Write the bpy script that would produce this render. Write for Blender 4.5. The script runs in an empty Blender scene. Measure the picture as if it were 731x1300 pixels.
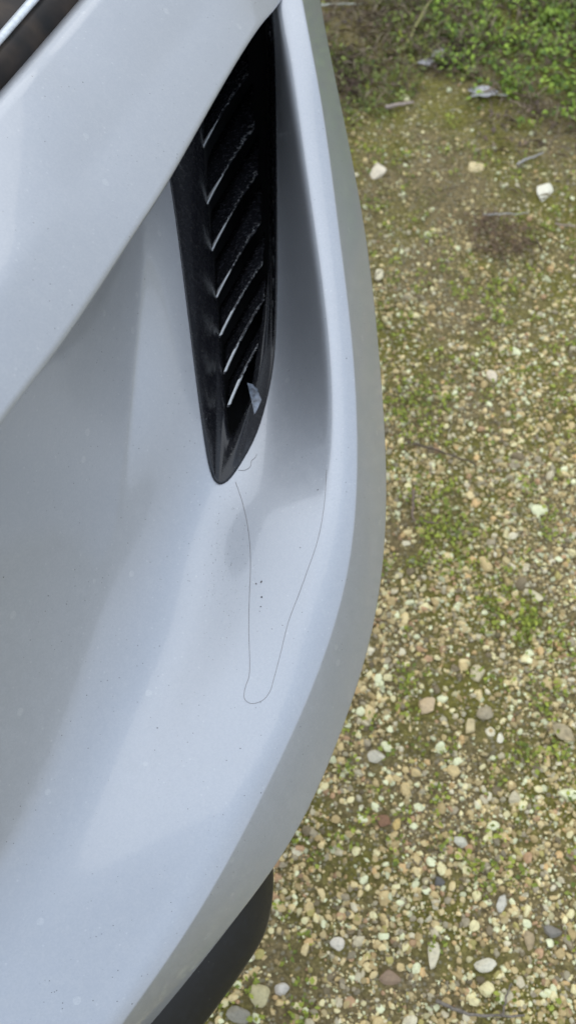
import bpy, bmesh, math, random
import numpy as np
from mathutils import Vector
from mathutils.bvhtree import BVHTree

random.seed(7)
RNG = np.random.default_rng(7)
SC = bpy.context.scene
COL = SC.collection

# ------------------------------------------------------------------ camera
CZ, PITCH, VFOV = 1.05, math.radians(62), math.radians(54)
PW, PH = 731.0, 1300.0
cam_d = bpy.data.cameras.new('camera')
cam = bpy.data.objects.new('camera', cam_d)
COL.objects.link(cam)
cam.location = (0, 0, CZ)
cam.rotation_euler = (math.pi / 2 - PITCH, 0, 0)
cam_d.sensor_fit = 'VERTICAL'
cam_d.sensor_height = 24
cam_d.angle = VFOV
cam_d.clip_start = 0.02
cam_d.clip_end = 500
cam_d.dof.use_dof = True
cam_d.dof.focus_distance = 0.62
cam_d.dof.aperture_fstop = 6.4
SC.camera = cam

# ------------------------------------------------------------------ sky, sun, exposure
SUN_EL, SUN_AZ = math.radians(64), math.radians(-20)      # azimuth from +Y towards +X
w = bpy.data.worlds.new('World')
SC.world = w
w.use_nodes = True
wn = w.node_tree
wn.nodes.clear()
sky = wn.nodes.new('ShaderNodeTexSky')
sky.sky_type = 'NISHITA'
sky.sun_disc = False
sky.sun_elevation = SUN_EL
sky.sun_rotation = SUN_AZ
sky.air_density = 1.0
sky.dust_density = 1.0
sky.ozone_density = 1.0
bg = wn.nodes.new('ShaderNodeBackground')
bg.inputs['Strength'].default_value = 0.12
wo = wn.nodes.new('ShaderNodeOutputWorld')
# thin overcast: clouds veil most of the blue
tc = wn.nodes.new('ShaderNodeTexCoord')
cl = wn.nodes.new('ShaderNodeTexNoise')
cl.inputs['Scale'].default_value = 1.6
cl.inputs['Detail'].default_value = 5.0
wn.links.new(tc.outputs['Generated'], cl.inputs['Vector'])
cr = wn.nodes.new('ShaderNodeValToRGB')
cr.color_ramp.elements[0].position, cr.color_ramp.elements[1].position = .3, .7
cr.color_ramp.elements[0].color, cr.color_ramp.elements[1].color = (.84, .84, .84, 1), (.96, .96, .96, 1)
wn.links.new(cl.outputs[0], cr.inputs[0])
mx = wn.nodes.new('ShaderNodeMix')
mx.data_type = 'RGBA'
wn.links.new(cr.outputs[0], mx.inputs[0])
wn.links.new(sky.outputs[0], mx.inputs[6])
# an overcast sky is brightest overhead and about a third of that at the horizon
sp = wn.nodes.new('ShaderNodeSeparateXYZ')
wn.links.new(tc.outputs['Generated'], sp.inputs[0])
gr = wn.nodes.new('ShaderNodeMapRange')
gr.inputs['From Min'].default_value, gr.inputs['From Max'].default_value = 0.0, 1.0
gr.inputs['To Min'].default_value, gr.inputs['To Max'].default_value = 0.84, 1.16
wn.links.new(sp.outputs['Z'], gr.inputs['Value'])
sc_ = wn.nodes.new('ShaderNodeVectorMath')
sc_.operation = 'SCALE'
hz = wn.nodes.new('ShaderNodeMix')                              # paler towards the horizon
hz.data_type = 'RGBA'
wn.links.new(sp.outputs['Z'], hz.inputs[0])
hz.inputs[6].default_value, hz.inputs[7].default_value = (7.4, 7.8, 8.3, 1), (5.7, 7.4, 10.1, 1)
wn.links.new(hz.outputs[2], sc_.inputs[0])
wn.links.new(gr.outputs[0], sc_.inputs['Scale'])
wn.links.new(sc_.outputs[0], mx.inputs[7])
wn.links.new(mx.outputs[2], bg.inputs[0])
wn.links.new(bg.outputs[0], wo.inputs[0])
sun_d = bpy.data.lights.new('sun', 'SUN')
sun_d.energy = 1.35
sun_d.angle = math.radians(90)
sun_d.color = (1.0, 0.94, 0.82)
sun = bpy.data.objects.new('sun', sun_d)
COL.objects.link(sun)
sdir = Vector((math.sin(SUN_AZ) * math.cos(SUN_EL), math.cos(SUN_AZ) * math.cos(SUN_EL), math.sin(SUN_EL)))
sun.rotation_euler = sdir.to_track_quat('Z', 'Y').to_euler()
SC.view_settings.view_transform = 'Standard'
SC.view_settings.look = 'None'
SC.view_settings.exposure = 0.12
SC.view_settings.gamma = 1.0
SC.view_settings.use_curve_mapping = False
SC.render.engine = 'CYCLES'
SC.cycles.use_denoising = True
SC.cycles.max_bounces = 8

# ------------------------------------------------------------------ helpers
FPX = (PH / 2) / math.tan(VFOV / 2)
FWD = np.array((0, math.cos(PITCH), -math.sin(PITCH)))
UPV = np.array((0, math.sin(PITCH), math.cos(PITCH)))
CAMP = np.array((0, 0, CZ))


def ray(px, py):
    px, py = np.asarray(px, float), np.asarray(py, float)
    d = np.zeros(px.shape + (3,))
    d += FWD
    d[..., 0] += (px - PW / 2) / FPX
    d += ((PH / 2 - py) / FPX)[..., None] * UPV
    return d


def P(px, py, z):
    """World point at height z (metres) that the photograph shows at (px, py)."""
    d = ray(px, py)
    t = (np.asarray(z, float) - CZ) / d[..., 2]
    return CAMP + d * t[..., None]


def to_px(p):
    q = np.asarray(p, float) - CAMP
    dep = q @ FWD
    return PW / 2 + FPX * q[..., 0] / dep, PH / 2 - FPX * (q @ UPV) / dep, dep


def nspline(pts, n):
    """Natural cubic spline through pts (k, dim), parameter = index, n samples."""
    pts = np.asarray(pts, float)
    k = len(pts)
    A = np.zeros((k, k))
    b = np.zeros_like(pts)
    A[0, 0] = A[-1, -1] = 1
    for i in range(1, k - 1):
        A[i, i - 1:i + 2] = 1, 4, 1
        b[i] = 6 * (pts[i - 1] - 2 * pts[i] + pts[i + 1])
    m = np.linalg.solve(A, b)
    t = np.linspace(0, k - 1, n)
    i = np.clip(t.astype(int), 0, k - 2)
    u = (t - i)[:, None]
    return ((1 - u) ** 3 * m[i] + u ** 3 * m[i + 1]) / 6 + (pts[i] - m[i] / 6) * (1 - u) + (pts[i + 1] - m[i + 1] / 6) * u


def resample(poly, n, closed=False):
    poly = np.asarray(poly, float)
    if closed:
        poly = np.vstack([poly, poly[:1]])
    s = np.r_[0, np.cumsum(np.linalg.norm(np.diff(poly[:, :2], axis=0), axis=1))]
    t = np.linspace(0, s[-1], n + (1 if closed else 0))
    out = np.stack([np.interp(t, s, poly[:, c]) for c in range(poly.shape[1])], 1)
    return out[:-1] if closed else out


def mesh_obj(name, verts, faces, mat, parent=None, smooth=True):
    me = bpy.data.meshes.new(name)
    me.from_pydata([tuple(map(float, v)) for v in verts], [], [tuple(f) for f in faces])
    me.validate()
    if smooth:
        me.polygons.foreach_set('use_smooth', [True] * len(me.polygons))
    if mat is not None:
        me.materials.append(mat)
    o = bpy.data.objects.new(name, me)
    COL.objects.link(o)
    o.parent = parent
    return o


def grid_faces(nv, nu, off=0, flip=False):
    f = []
    for i in range(nv - 1):
        for j in range(nu - 1):
            a = off + i * nu + j
            q = (a, a + 1, a + nu + 1, a + nu)
            f.append(q[::-1] if flip else q)
    return f


def tag(o, label=None, cat=None, group=None, kind=None):
    for k, v in (('label', label), ('category', cat), ('group', group), ('kind', kind)):
        if v:
            o[k] = v
    return o


def solid(o, th, offset=-1):
    m = o.modifiers.new('thickness', 'SOLIDIFY')
    m.thickness = th
    m.offset = offset
    m.use_even_offset = False


# value noise in numpy
_PERM = np.random.default_rng(3).random((256, 256))


def vnoise(x, y):
    xi, yi = np.floor(x).astype(int), np.floor(y).astype(int)
    fx, fy = x - xi, y - yi
    fx, fy = fx * fx * (3 - 2 * fx), fy * fy * (3 - 2 * fy)
    g = lambda a, b: _PERM[a % 256, b % 256]
    return (g(xi, yi) * (1 - fx) + g(xi + 1, yi) * fx) * (1 - fy) + (g(xi, yi + 1) * (1 - fx) + g(xi + 1, yi + 1) * fx) * fy


def fbm(x, y, f, o=4):
    s, a, n = 0, 1, 0
    for k in range(o):
        s = s + a * vnoise(x * f + 17 * k, y * f + 31 * k)
        n += a
        a *= .5
        f *= 2
    return s / n


# ------------------------------------------------------------------ materials
class NT:
    def __init__(self, name):
        self.m = bpy.data.materials.new(name)
        self.m.use_nodes = True
        self.t = self.m.node_tree
        self.b = self.t.nodes['Principled BSDF']
        self.out = self.t.nodes['Material Output']

    def n(self, typ, **kw):
        nd = self.t.nodes.new('ShaderNode' + typ)
        for k, v in kw.items():
            if isinstance(v, bpy.types.NodeSocket):
                self.t.links.new(v, nd.inputs[k.replace('__', ' ')])
            elif k.replace('__', ' ') in nd.inputs:
                nd.inputs[k.replace('__', ' ')].default_value = v
            else:
                setattr(nd, k, v)
        return nd

    def link(self, a, b):
        self.t.links.new(a, b)

    def set(self, **kw):
        for k, v in kw.items():
            k = k.replace('__', ' ')
            if isinstance(v, bpy.types.NodeSocket):
                self.t.links.new(v, self.b.inputs[k])
            else:
                self.b.inputs[k].default_value = v
        return self.m

    def ramp(self, fac, stops):
        r = self.t.nodes.new('ShaderNodeValToRGB')
        self.t.links.new(fac, r.inputs[0])
        e = r.color_ramp.elements
        while len(e) < len(stops):
            e.new(0.5)
        for el, (p, c) in zip(e, stops):
            el.position = p
            el.color = c if len(c) == 4 else (*c, 1)
        return r.outputs[0]

    def math(self, op, a, b=None, clamp=False):
        nd = self.t.nodes.new('ShaderNodeMath')
        nd.operation = op
        nd.use_clamp = clamp
        for i, v in enumerate((a, b)):
            if v is None:
                continue
            if isinstance(v, bpy.types.NodeSocket):
                self.t.links.new(v, nd.inputs[i])
            else:
                nd.inputs[i].default_value = v
        return nd.outputs[0]

    def mix(self, fac, a, b):
        nd = self.t.nodes.new('ShaderNodeMix')
        nd.data_type = 'RGBA'
        for s, v in ((nd.inputs[0], fac), (nd.inputs[6], a), (nd.inputs[7], b)):
            if isinstance(v, bpy.types.NodeSocket):
                self.t.links.new(v, s)
            else:
                s.default_value = v if not isinstance(v, tuple) or len(v) == 4 else (*v, 1)
        return nd.outputs[2]

    def coords(self):
        return self.n('NewGeometry').outputs['Position']


def specks(t, co, scale, radius, keep):
    """Mask of sparse small round specks: Voronoi cells, a few of which hold a dot."""
    v = t.n('TexVoronoi', Vector=co, Scale=scale)
    d = t.math('LESS_THAN', v.outputs['Distance'], radius)
    k = t.math('GREATER_THAN', t.n('SeparateColor', Color=v.outputs['Color']).outputs[0], 1 - keep)
    return t.math('MULTIPLY', d, k)


def mat_paint():
    t = NT('silver paint')
    co = t.coords()
    base = t.n('TexNoise', Vector=co, Scale=9.0, Detail=4.0).outputs[0]
    c = t.ramp(base, [(.3, (.43, .435, .447)), (.7, (.46, .465, .477))])
    dust = t.n('TexNoise', Vector=co, Scale=160.0, Detail=6.0, Roughness=.7).outputs[0]
    dust = t.ramp(dust, [(.45, (0, 0, 0)), (.8, (1, 1, 1))])
    c = t.mix(t.math('MULTIPLY', dust, .22), c, (.60, .60, .58, 1))
    s1 = specks(t, co, 300.0, .12, .24)
    gate = t.n('TexNoise', Vector=co, Scale=22.0, Detail=2.0).outputs[0]
    s1 = t.math('MULTIPLY', s1, t.ramp(gate, [(.45, (0, 0, 0)), (.6, (1, 1, 1))]))
    s2 = specks(t, co, 120.0, .06, .10)
    pale = t.math('MAXIMUM', specks(t, co, 90.0, .22, .06), specks(t, co, 260.0, .18, .14))
    c = t.mix(t.math('MULTIPLY', pale, .34), c, (.62, .62, .60, 1))
    c = t.mix(t.math('MULTIPLY', t.math('MAXIMUM', s1, s2), .75), c, (.10, .095, .085, 1))
    fl = t.n('TexVoronoi', Vector=co, Scale=1100.0)
    c = t.mix(t.math('MULTIPLY', t.n('SeparateColor', Color=fl.outputs['Color']).outputs[0], .34), c, (.36, .375, .40, 1))
    wob = t.n('TexNoise', Vector=co, Scale=420.0, Detail=2.0).outputs[0]
    bump = t.n('Bump', Strength=.03, Distance=.0012, Height=wob)
    rough = t.math('ADD', t.math('MULTIPLY', dust, .12), .43)
    t.link(bump.outputs[0], t.b.inputs['Coat Normal'])
    smear = t.n('TexNoise', Vector=co, Scale=16.0, Detail=8.0, Roughness=.68, Distortion=.6).outputs[0]
    smear = t.ramp(smear, [(.46, (0, 0, 0)), (.72, (1, 1, 1))])
    crough = t.math('ADD', t.math('MULTIPLY', smear, .12), .02)
    return t.set(Base__Color=c, Metallic=.36, Roughness=rough, Coat__Weight=.8, Coat__Roughness=crough, Coat__IOR=1.5)


def mat_black(name, col, rough, dusty=.5, coat=0.0):
    t = NT(name)
    co = t.coords()
    d = t.n('TexNoise', Vector=co, Scale=230.0, Detail=6.0, Roughness=.75).outputs[0]
    d = t.ramp(d, [(.5, (0, 0, 0)), (.85, (1, 1, 1))])
    s = specks(t, co, 330.0, .16, .22)
    s = t.math('MULTIPLY', s, t.ramp(t.n('TexNoise', Vector=co, Scale=40.0).outputs[0], [(.4, (.1, .1, .1)), (.65, (1, 1, 1))]))
    c = t.mix(t.math('MULTIPLY', d, .10 * dusty), col, (.25, .24, .22, 1))
    c = t.mix(t.math('MULTIPLY', s, .55 * dusty), c, (.30, .28, .24, 1))
    r = t.math('ADD', t.math('MULTIPLY', d, .25), rough)
    return t.set(Base__Color=c, Roughness=r, Coat__Weight=coat, Coat__Roughness=.05)


def mat_slat():
    """Glossy black louvre with a ragged pale line along its front edge, part dust, part painted gloss highlight (u along the edge, v across)."""
    t = NT('dusty black louvre')
    co = t.coords()
    uv = t.n('UVMap')
    sx = t.n('SeparateXYZ', Vector=uv.outputs[0])
    u, v = sx.outputs[0], sx.outputs[1]
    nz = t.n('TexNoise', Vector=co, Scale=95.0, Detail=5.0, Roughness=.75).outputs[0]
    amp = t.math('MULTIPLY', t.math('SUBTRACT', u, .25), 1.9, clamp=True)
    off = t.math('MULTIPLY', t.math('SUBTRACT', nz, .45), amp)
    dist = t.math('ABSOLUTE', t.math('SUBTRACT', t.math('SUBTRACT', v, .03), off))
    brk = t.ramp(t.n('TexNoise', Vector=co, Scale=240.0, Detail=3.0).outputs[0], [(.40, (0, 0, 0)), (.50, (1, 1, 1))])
    wid = t.math('ADD', t.math('MULTIPLY', t.math('SUBTRACT', .42, u, clamp=True), .34), .012)  # widens at the lower end into a painted gloss highlight
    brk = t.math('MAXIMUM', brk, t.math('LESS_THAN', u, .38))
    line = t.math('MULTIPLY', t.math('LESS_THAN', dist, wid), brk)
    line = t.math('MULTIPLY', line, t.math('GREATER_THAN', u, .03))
    d = t.n('TexNoise', Vector=co, Scale=330.0, Detail=6.0, Roughness=.75).outputs[0]
    d = t.ramp(d, [(.48, (0, 0, 0)), (.8, (1, 1, 1))])
    c = t.mix(t.math('MULTIPLY', d, .5), (.013, .013, .016, 1), (.22, .22, .24, 1))
    s = specks(t, co, 420.0, .15, .2)
    c = t.mix(t.math('MULTIPLY', s, .45), c, (.33, .32, .30, 1))
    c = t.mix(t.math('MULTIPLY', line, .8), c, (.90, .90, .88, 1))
    return t.set(Base__Color=c, Roughness=t.math('ADD', t.math('MULTIPLY', d, .3), .16))


def mat_simple(name, col, rough, metal=0.0, coat=0.0, scale=200.0, var=.15):
    t = NT(name)
    co = t.coords()
    nz = t.n('TexNoise', Vector=co, Scale=scale, Detail=4.0).outputs[0]
    lo = tuple(c * (1 - var) for c in col)
    hi = tuple(min(1, c * (1 + var)) for c in col)
    c = t.ramp(nz, [(.3, lo), (.7, hi)])
    return t.set(Base__Color=c, Roughness=rough, Metallic=metal, Coat__Weight=coat, Coat__Roughness=.03)


def mat_attr(name, rough, scale=500.0, var=.25, trans=0.0, bump=.3):
    """Colour from the mesh attribute 'col' with fine procedural mottling."""
    t = NT(name)
    co = t.coords()
    a = t.n('Attribute', attribute_name='col')
    nz = t.n('TexNoise', Vector=co, Scale=scale, Detail=5.0, Roughness=.65).outputs[0]
    k = t.math('ADD', t.math('MULTIPLY', nz, 2 * var), 1 - var)
    cc = t.n('VectorMath', operation='SCALE')
    t.link(a.outputs['Color'], cc.inputs[0])
    t.link(k, cc.inputs['Scale'])
    b = t.n('Bump', Strength=bump, Distance=.001, Height=nz)
    t.link(b.outputs[0], t.b.inputs['Normal'])
    if trans:
        t.b.inputs['Subsurface Weight'].default_value = 0
    return t.set(Base__Color=cc.outputs[0], Roughness=rough)


def mat_stone(name, col):
    t = NT(name)
    co = t.coords()
    nz = t.n('TexNoise', Vector=co, Scale=240.0, Detail=6.0, Roughness=.7).outputs[0]
    c = t.ramp(nz, [(.25, tuple(x * .62 for x in col)), (.5, col), (.75, tuple(min(.9, x * 1.18) for x in col))])
    b = t.n('Bump', Strength=.4, Distance=.001, Height=nz)
    t.link(b.outputs[0], t.b.inputs['Normal'])
    return t.set(Base__Color=c, Roughness=.85)


def mat_ground():
    t = NT('mossy soil')
    co = t.coords()
    big = t.n('TexNoise', Vector=co, Scale=7.0, Detail=5.0, Roughness=.6).outputs[0]
    fine = t.n('TexNoise', Vector=co, Scale=190.0, Detail=6.0, Roughness=.75).outputs[0]
    soil = t.ramp(fine, [(.28, (.055, .040, .017)), (.5, (.215, .16, .066)), (.72, (.43, .33, .155))])
    moss = t.ramp(fine, [(.28, (.05, .044, .009)), (.5, (.18, .155, .027)), (.72, (.34, .29, .06))])
    c = t.mix(t.ramp(big, [(.42, (0, 0, 0)), (.58, (1, 1, 1))]), soil, moss)
    v = t.n('TexVoronoi', Vector=co, Scale=210.0)
    g = t.math('LESS_THAN', v.outputs['Distance'], .36)
    g = t.math('MULTIPLY', g, t.math('GREATER_THAN', t.n('SeparateColor', Color=v.outputs['Color']).outputs[1], .55))
    c = t.mix(t.math('MULTIPLY', g, .55), c, (.36, .32, .22, 1))
    h = t.math('ADD', fine, t.math('MULTIPLY', g, .5))
    b = t.n('Bump', Strength=.9, Distance=.004, Height=h)
    t.link(b.outputs[0], t.b.inputs['Normal'])
    return t.set(Base__Color=c, Roughness=.95)


M_PAINT = mat_paint()
M_GLOSS = mat_black('glossy black vent plastic', (.010, .010, .012, 1), .24, 1.2)
M_GLOSS.node_tree.nodes['Principled BSDF'].inputs['Specular IOR Level'].default_value = .45
M_MATT = mat_black('matt black skirt plastic', (.012, .012, .013, 1), .42, .35)
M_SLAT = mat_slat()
M_DARK = mat_simple('dark vent cavity', (.004, .004, .004), .9)

# ------------------------------------------------------------------ the car
car = bpy.data.objects.new('car', None)
COL.objects.link(car)
car.location = P(np.array(100.), np.array(900.), 0.0)
tag(car, 'silver car bumper corner with a black louvred vent above the gravel', 'car')
CINV = Vector(car.location)


def part(name, verts, faces, mat, parent=car, smooth=True):
    o = mesh_obj(name, verts, faces, mat, None, smooth)
    o.parent = parent
    base = Vector((0, 0, 0))
    q = parent
    while q is not None:
        base += q.location
        q = q.parent
    o.location = -base
    return o


# long curves of the lower bumper skin: (px, py, z) at 13 stations along the lip, from the far end to the near end
L0 = [(40, -200, 0.6), (110, 60, 0.605), (120, 210, 0.615), (108, 342, 0.614), (40, 445, 0.625), (-40, 552, 0.629), (-135, 685, 0.632), (-220, 800, 0.634), (-330, 940, 0.636), (-430, 1060, 0.636), (-530, 1180, 0.636), (-650, 1330, 0.636), (-800, 1520, 0.636)]
L1 = [(100, -200, 0.57), (160, 30, 0.575), (180, 170, 0.578), (182, 300, 0.568), (170, 470, 0.548), (152, 640, 0.527), (118, 790, 0.511), (72, 935, 0.501), (5, 1075, 0.497), (-90, 1190, 0.498), (-190, 1295, 0.495), (-350, 1420, 0.492), (-500, 1600, 0.49)]
L2 = [(170, -200, 0.565), (200, 30, 0.556), (206, 150, 0.552), (222, 300, 0.54), (244, 450, 0.518), (268, 600, 0.492), (245, 760, 0.48), (185, 900, 0.478), (110, 1040, 0.478), (20, 1170, 0.48), (-70, 1290, 0.479), (-190, 1440, 0.477), (-330, 1620, 0.475)]
L3 = [(290, -190, 0.567), (348, 22, 0.548), (350, 150, 0.52), (352, 300, 0.503), (348, 450, 0.487), (322, 600, 0.476), (318, 745, 0.473), (275, 880, 0.471), (205, 1020, 0.47), (115, 1155, 0.469), (30, 1290, 0.467), (-80, 1450, 0.465), (-220, 1640, 0.463)]
L4 = [(330, -170, 0.567), (353, 12, 0.557), (374, 150, 0.547), (397, 300, 0.532), (415, 450, 0.517), (419, 600, 0.502), (398, 740, 0.49), (352, 880, 0.476), (290, 1020, 0.466), (204, 1160, 0.457), (122, 1300, 0.453), (5, 1460, 0.45), (-130, 1650, 0.447)]
L5 = [(352, -170, 0.565), (386, 12, 0.555), (411, 150, 0.542), (431, 300, 0.527), (448, 450, 0.512), (453, 600, 0.497), (438, 740, 0.484), (393, 880, 0.471), (328, 1020, 0.46), (251, 1160, 0.45), (156, 1300, 0.445), (40, 1460, 0.442), (-100, 1650, 0.438)]
L6 = [(380, -170, 0.507), (408, 10, 0.497), (436, 150, 0.49), (464, 300, 0.476), (481, 450, 0.462), (490, 610, 0.448), (478, 770, 0.436), (436, 920, 0.423), (376, 1055, 0.412), (300, 1165, 0.402), (195, 1296, 0.398), (70, 1440, 0.395), (-80, 1630, 0.391)]
NV = 320
DROP = (0, 0, .012, .026, .036, .044, .050, .054, .056, .058, .060, .060, .060)    # the lip sits lower towards the near end
DISH = (0, 0, .020, .025, .026, -.009, -.011, -.006, -.001, 0, 0, 0, 0)                          # extra depth beside the vent
L1, L2, L3, L4, L5, L6 = ([(a, b, z - d - (e if c is L3 else 0)) for (a, b, z), d, e in zip(c, DROP, DISH)] for c in (L1, L2, L3, L4, L5, L6))
CURVES = [nspline(c, NV) for c in (L0, L1, L2, L3, L4, L5, L6)]


def cross_section(k):
    c = np.array([cv[k] for cv in CURVES])
    # smooth inner bowl L0..L4 by chord-length cubic
    pts = c[1:5]
    ch = np.r_[0, np.cumsum(np.linalg.norm(np.diff(pts[:, :2], axis=0), axis=1) + 1e-3)]
    n = len(pts)
    hh = np.diff(ch)
    A = np.zeros((n, n))
    b = np.zeros((n, 3))
    A[0, 0] = A[-1, -1] = 1
    for i in range(1, n - 1):
        A[i, i - 1], A[i, i], A[i, i + 1] = hh[i - 1], 2 * (hh[i - 1] + hh[i]), hh[i]
        b[i] = 6 * ((pts[i + 1] - pts[i]) / hh[i] - (pts[i] - pts[i - 1]) / hh[i - 1])
    m = np.linalg.solve(A, b)
    t = np.linspace(0, ch[-1], 90)
    i = np.clip(np.searchsorted(ch, t, 'right') - 1, 0, n - 2)
    x0, x1 = ch[i], ch[i + 1]
    h = (x1 - x0)[:, None]
    a_, b_ = (x1 - t)[:, None] / h, (t - x0)[:, None] / h
    bowl = a_ * pts[i] + b_ * pts[i + 1] + ((a_ ** 3 - a_) * m[i] + (b_ ** 3 - b_) * m[i + 1]) * h * h / 6
    s = np.array((.13, .28, .46, .64, .80, .92, .975, 1.0))[:, None]
    D = c[4] * (1 - s) + c[5] * s
    D[:, 2:] += .0012 * 4 * s * (1 - s)
    s = np.array((.02, .06, .13, .22, .31, .40, .49, .58, .67, .76, .84, .91, .96, 1.0))[:, None]
    E = c[5] * (1 - s) + c[6] * s
    E[:, 2:] += .006 * 4 * s * (1 - s) * .5
    s = np.linspace(0, 1, 41)[:-1, None]
    wall = c[0] * (1 - s) + c[1] * s
    wall[:, 2:] -= .010 * 4 * s * (1 - s) * .3
    row = np.vstack([wall, bowl[::1], D, E])
    for it in range(24):                                      # rounded arrises
        sm = row.copy()
        sm[1:-1] = (row[:-2] + 2 * row[1:-1] + row[2:]) / 4
        wgt = np.zeros(len(row))
        wgt[127:132] = 1 if it < 3 else 0
        wgt[(34 if k < NV * .45 else 28):(46 if k < NV * .45 else 54)] = min(1, .15 + max(0, k / NV - .38) * 4)
        wgt[137:138] = 1 if it < 1 else 0
        row = row + wgt[:, None] * (sm - row)
    return row


rows = np.array([cross_section(k) for k in range(NV)])
W = P(rows[..., 0], rows[..., 1], rows[..., 2])
# the skin turns under at its lower outer edge and runs back beneath
last = W[:, -1]
inward = W[:, -16] - last
inward[:, 2] = 0
inward /= np.linalg.norm(inward, axis=1)[:, None]
under = []
for dx, dz in ((.0002, -.002), (.0016, -.0042), (.005, -.0055), (.02, -.0060), (.05, -.004)):
    q = last + inward * dx
    q[:, 2] += dz
    under.append(q)
W = np.concatenate([W, np.stack(under, 1)], 1)
NU = W.shape[1]

# outline of the black vent insert, from the hidden far end round the tip and back
VENT = [(196, -60), (199, 40), (203, 140), (214.5, 222), (226, 300), (240, 410), (252, 505), (261, 568), (265, 590), (269, 604), (274, 612), (280, 615), (287, 612.5),
        (297, 602), (310, 582), (325, 553), (338, 512), (347, 465), (351, 410), (352.5, 330), (352, 240), (351, 140), (349, 60), (346.5, 18), (342, -30)]
VENT_L = nspline(VENT[:12], 400)
VENT_R = nspline(VENT[11:], 400)
VENT_L = np.vstack([resample(VENT_L[:330], 50), resample(VENT_L[330:], 30)])
VENT_R = np.vstack([resample(VENT_R[:90], 30), resample(VENT_R[90:], 50)])
VOUT = np.vstack([VENT_L, VENT_R[1:]])
for _ in range(4):
    VOUT[70:92] = (VOUT[69:91] + 2 * VOUT[70:92] + VOUT[71:93]) / 4


def inside(poly, x, y):
    n = len(poly)
    r = np.zeros(np.shape(x), bool)
    j = n - 1
    for i in range(n):
        xi, yi, xj, yj = *poly[i], *poly[j]
        with np.errstate(divide='ignore', invalid='ignore'):
            c = ((yi > y) != (yj > y)) & (x < (xj - xi) * (y - yi) / (yj - yi + 1e-12) + xi)
        r ^= c
        j = i
    return r


skin_faces = grid_faces(NV, NU)
BV = BVHTree.FromPolygons([Vector(v) for v in W.reshape(-1, 3)], skin_faces)


def on_skin(px, py, lift=0.0):
    d = Vector(ray(px, py)).normalized()
    loc, nor, _, _ = BV.ray_cast(Vector(CAMP), d)
    if loc is None:
        return None
    if nor.dot(d) > 0:
        nor = -nor
    return np.array(loc + nor * lift)


# opening in the paint under the insert (a little smaller than its rim)
cen = VOUT.mean(0)
hole = []
for a in range(len(VOUT)):
    p0, p1 = VOUT[max(a - 1, 0)], VOUT[min(a + 1, len(VOUT) - 1)]
    tg = (p1 - p0) / (np.linalg.norm(p1 - p0) + 1e-9)
    hole.append(VOUT[a] + np.array((tg[1], -tg[0])) * 5)
hole = np.array(hole)
fx, fy, _ = to_px(W.reshape(-1, 3))
fa = np.array(skin_faces)
keep = ~inside(hole, fx[fa].mean(1), fy[fa].mean(1))
skin_faces = [f for f, k in zip(skin_faces, keep) if k]
bumper = part('bumper', W.reshape(-1, 3), [f[::-1] for f in skin_faces], M_PAINT)
solid(bumper, .003, -1)

# upper panel above the vent: rolled top edge, soft crease, overhanging lower edge
T = [(-330, 530, .698), (-160, 322, .690), (0, 140, .680), (60, 72, .669), (117, 6, .657), (200, -90, .638), (330, -240, .605)]
K = [(-270, 730, .682), (-115, 515, .678), (0, 360, .671), (100, 228, .653), (190, 105, .631), (262, 5, .609), (380, -155, .58)]
O = [(-250, 880, .657), (-115, 700, .654), (0, 537, .650), (82, 428, .643), (168, 298, .630), (218, 219, .618), (283, 104, .597), (329, 31, .577),
     (350, 6, .564), (385, -52, .550), (440, -150, .53)]
n2 = 300
Tc, Kc, Oc = (resample(nspline(c, 400), n2) for c in (T, K, O))
# match parameters by arc position along the panel: project on the panel's long direction
ld = np.array((.60, -.80))


def by_proj(c, lo=-1900, hi=520):
    c = c.copy()
    s = c[:, :2] @ ld
    t = np.linspace(lo, hi, n2)
    o = np.argsort(s)
    out = np.stack([np.interp(t, s[o], c[o, k]) for k in range(3)], 1)
    for e, sel in ((o[0], t < s.min()), (o[-1], t > s.max())):
        e2 = o[3] if e == o[0] else o[-4]
        sl = (c[e] - c[e2]) / (s[e] - s[e2])
        out[sel] = c[e] + (t[sel] - s[e])[:, None] * sl
    return out


Tc, Kc, Oc = by_proj(Tc), by_proj(Kc), by_proj(Oc)
nrm = np.array((.80, .60))                                      # across the panel, towards the vent
secs = []
for k in range(n2):
    t_, k_, o_ = Tc[k], Kc[k], Oc[k]
    off = lambda p, d, dz: np.array((p[0] + nrm[0] * d, p[1] + nrm[1] * d, p[2] + dz))
    a = [off(t_, -17, -.030), off(t_, -16, -.013), off(t_, -13, -.0055), off(t_, -8.5, -.0014), off(t_, 0, 0)]
    m1 = [t_ * (1 - s) + k_ * s + np.array((0, 0, .0016 * 4 * s * (1 - s))) for s in np.linspace(0, 1, 14)[1:]]
    m2 = [k_ * (1 - s) + o_ * s + np.array((0, 0, .0008 * 4 * s * (1 - s))) for s in np.linspace(0, 1, 14)[1:]]
    e = [off(o_, 1.8, -.0012), off(o_, 2.6, -.0028), off(o_, 1.5, -.0045), off(o_, -6, -.0058), off(o_, -30, -.0065), off(o_, -70, -.0065)]
    row = np.array(a + m1 + m2 + e)
    for _ in range(2):                                          # soften the crease
        row[14:23] = (row[13:22] + 2 * row[14:23] + row[15:24]) / 4
    secs.append(row)
secs = np.array(secs)
WA = P(secs[..., 0], secs[..., 1], secs[..., 2])
upper = part('upper_panel', WA.reshape(-1, 3), grid_faces(*WA.shape[:2]), M_PAINT)

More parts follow.
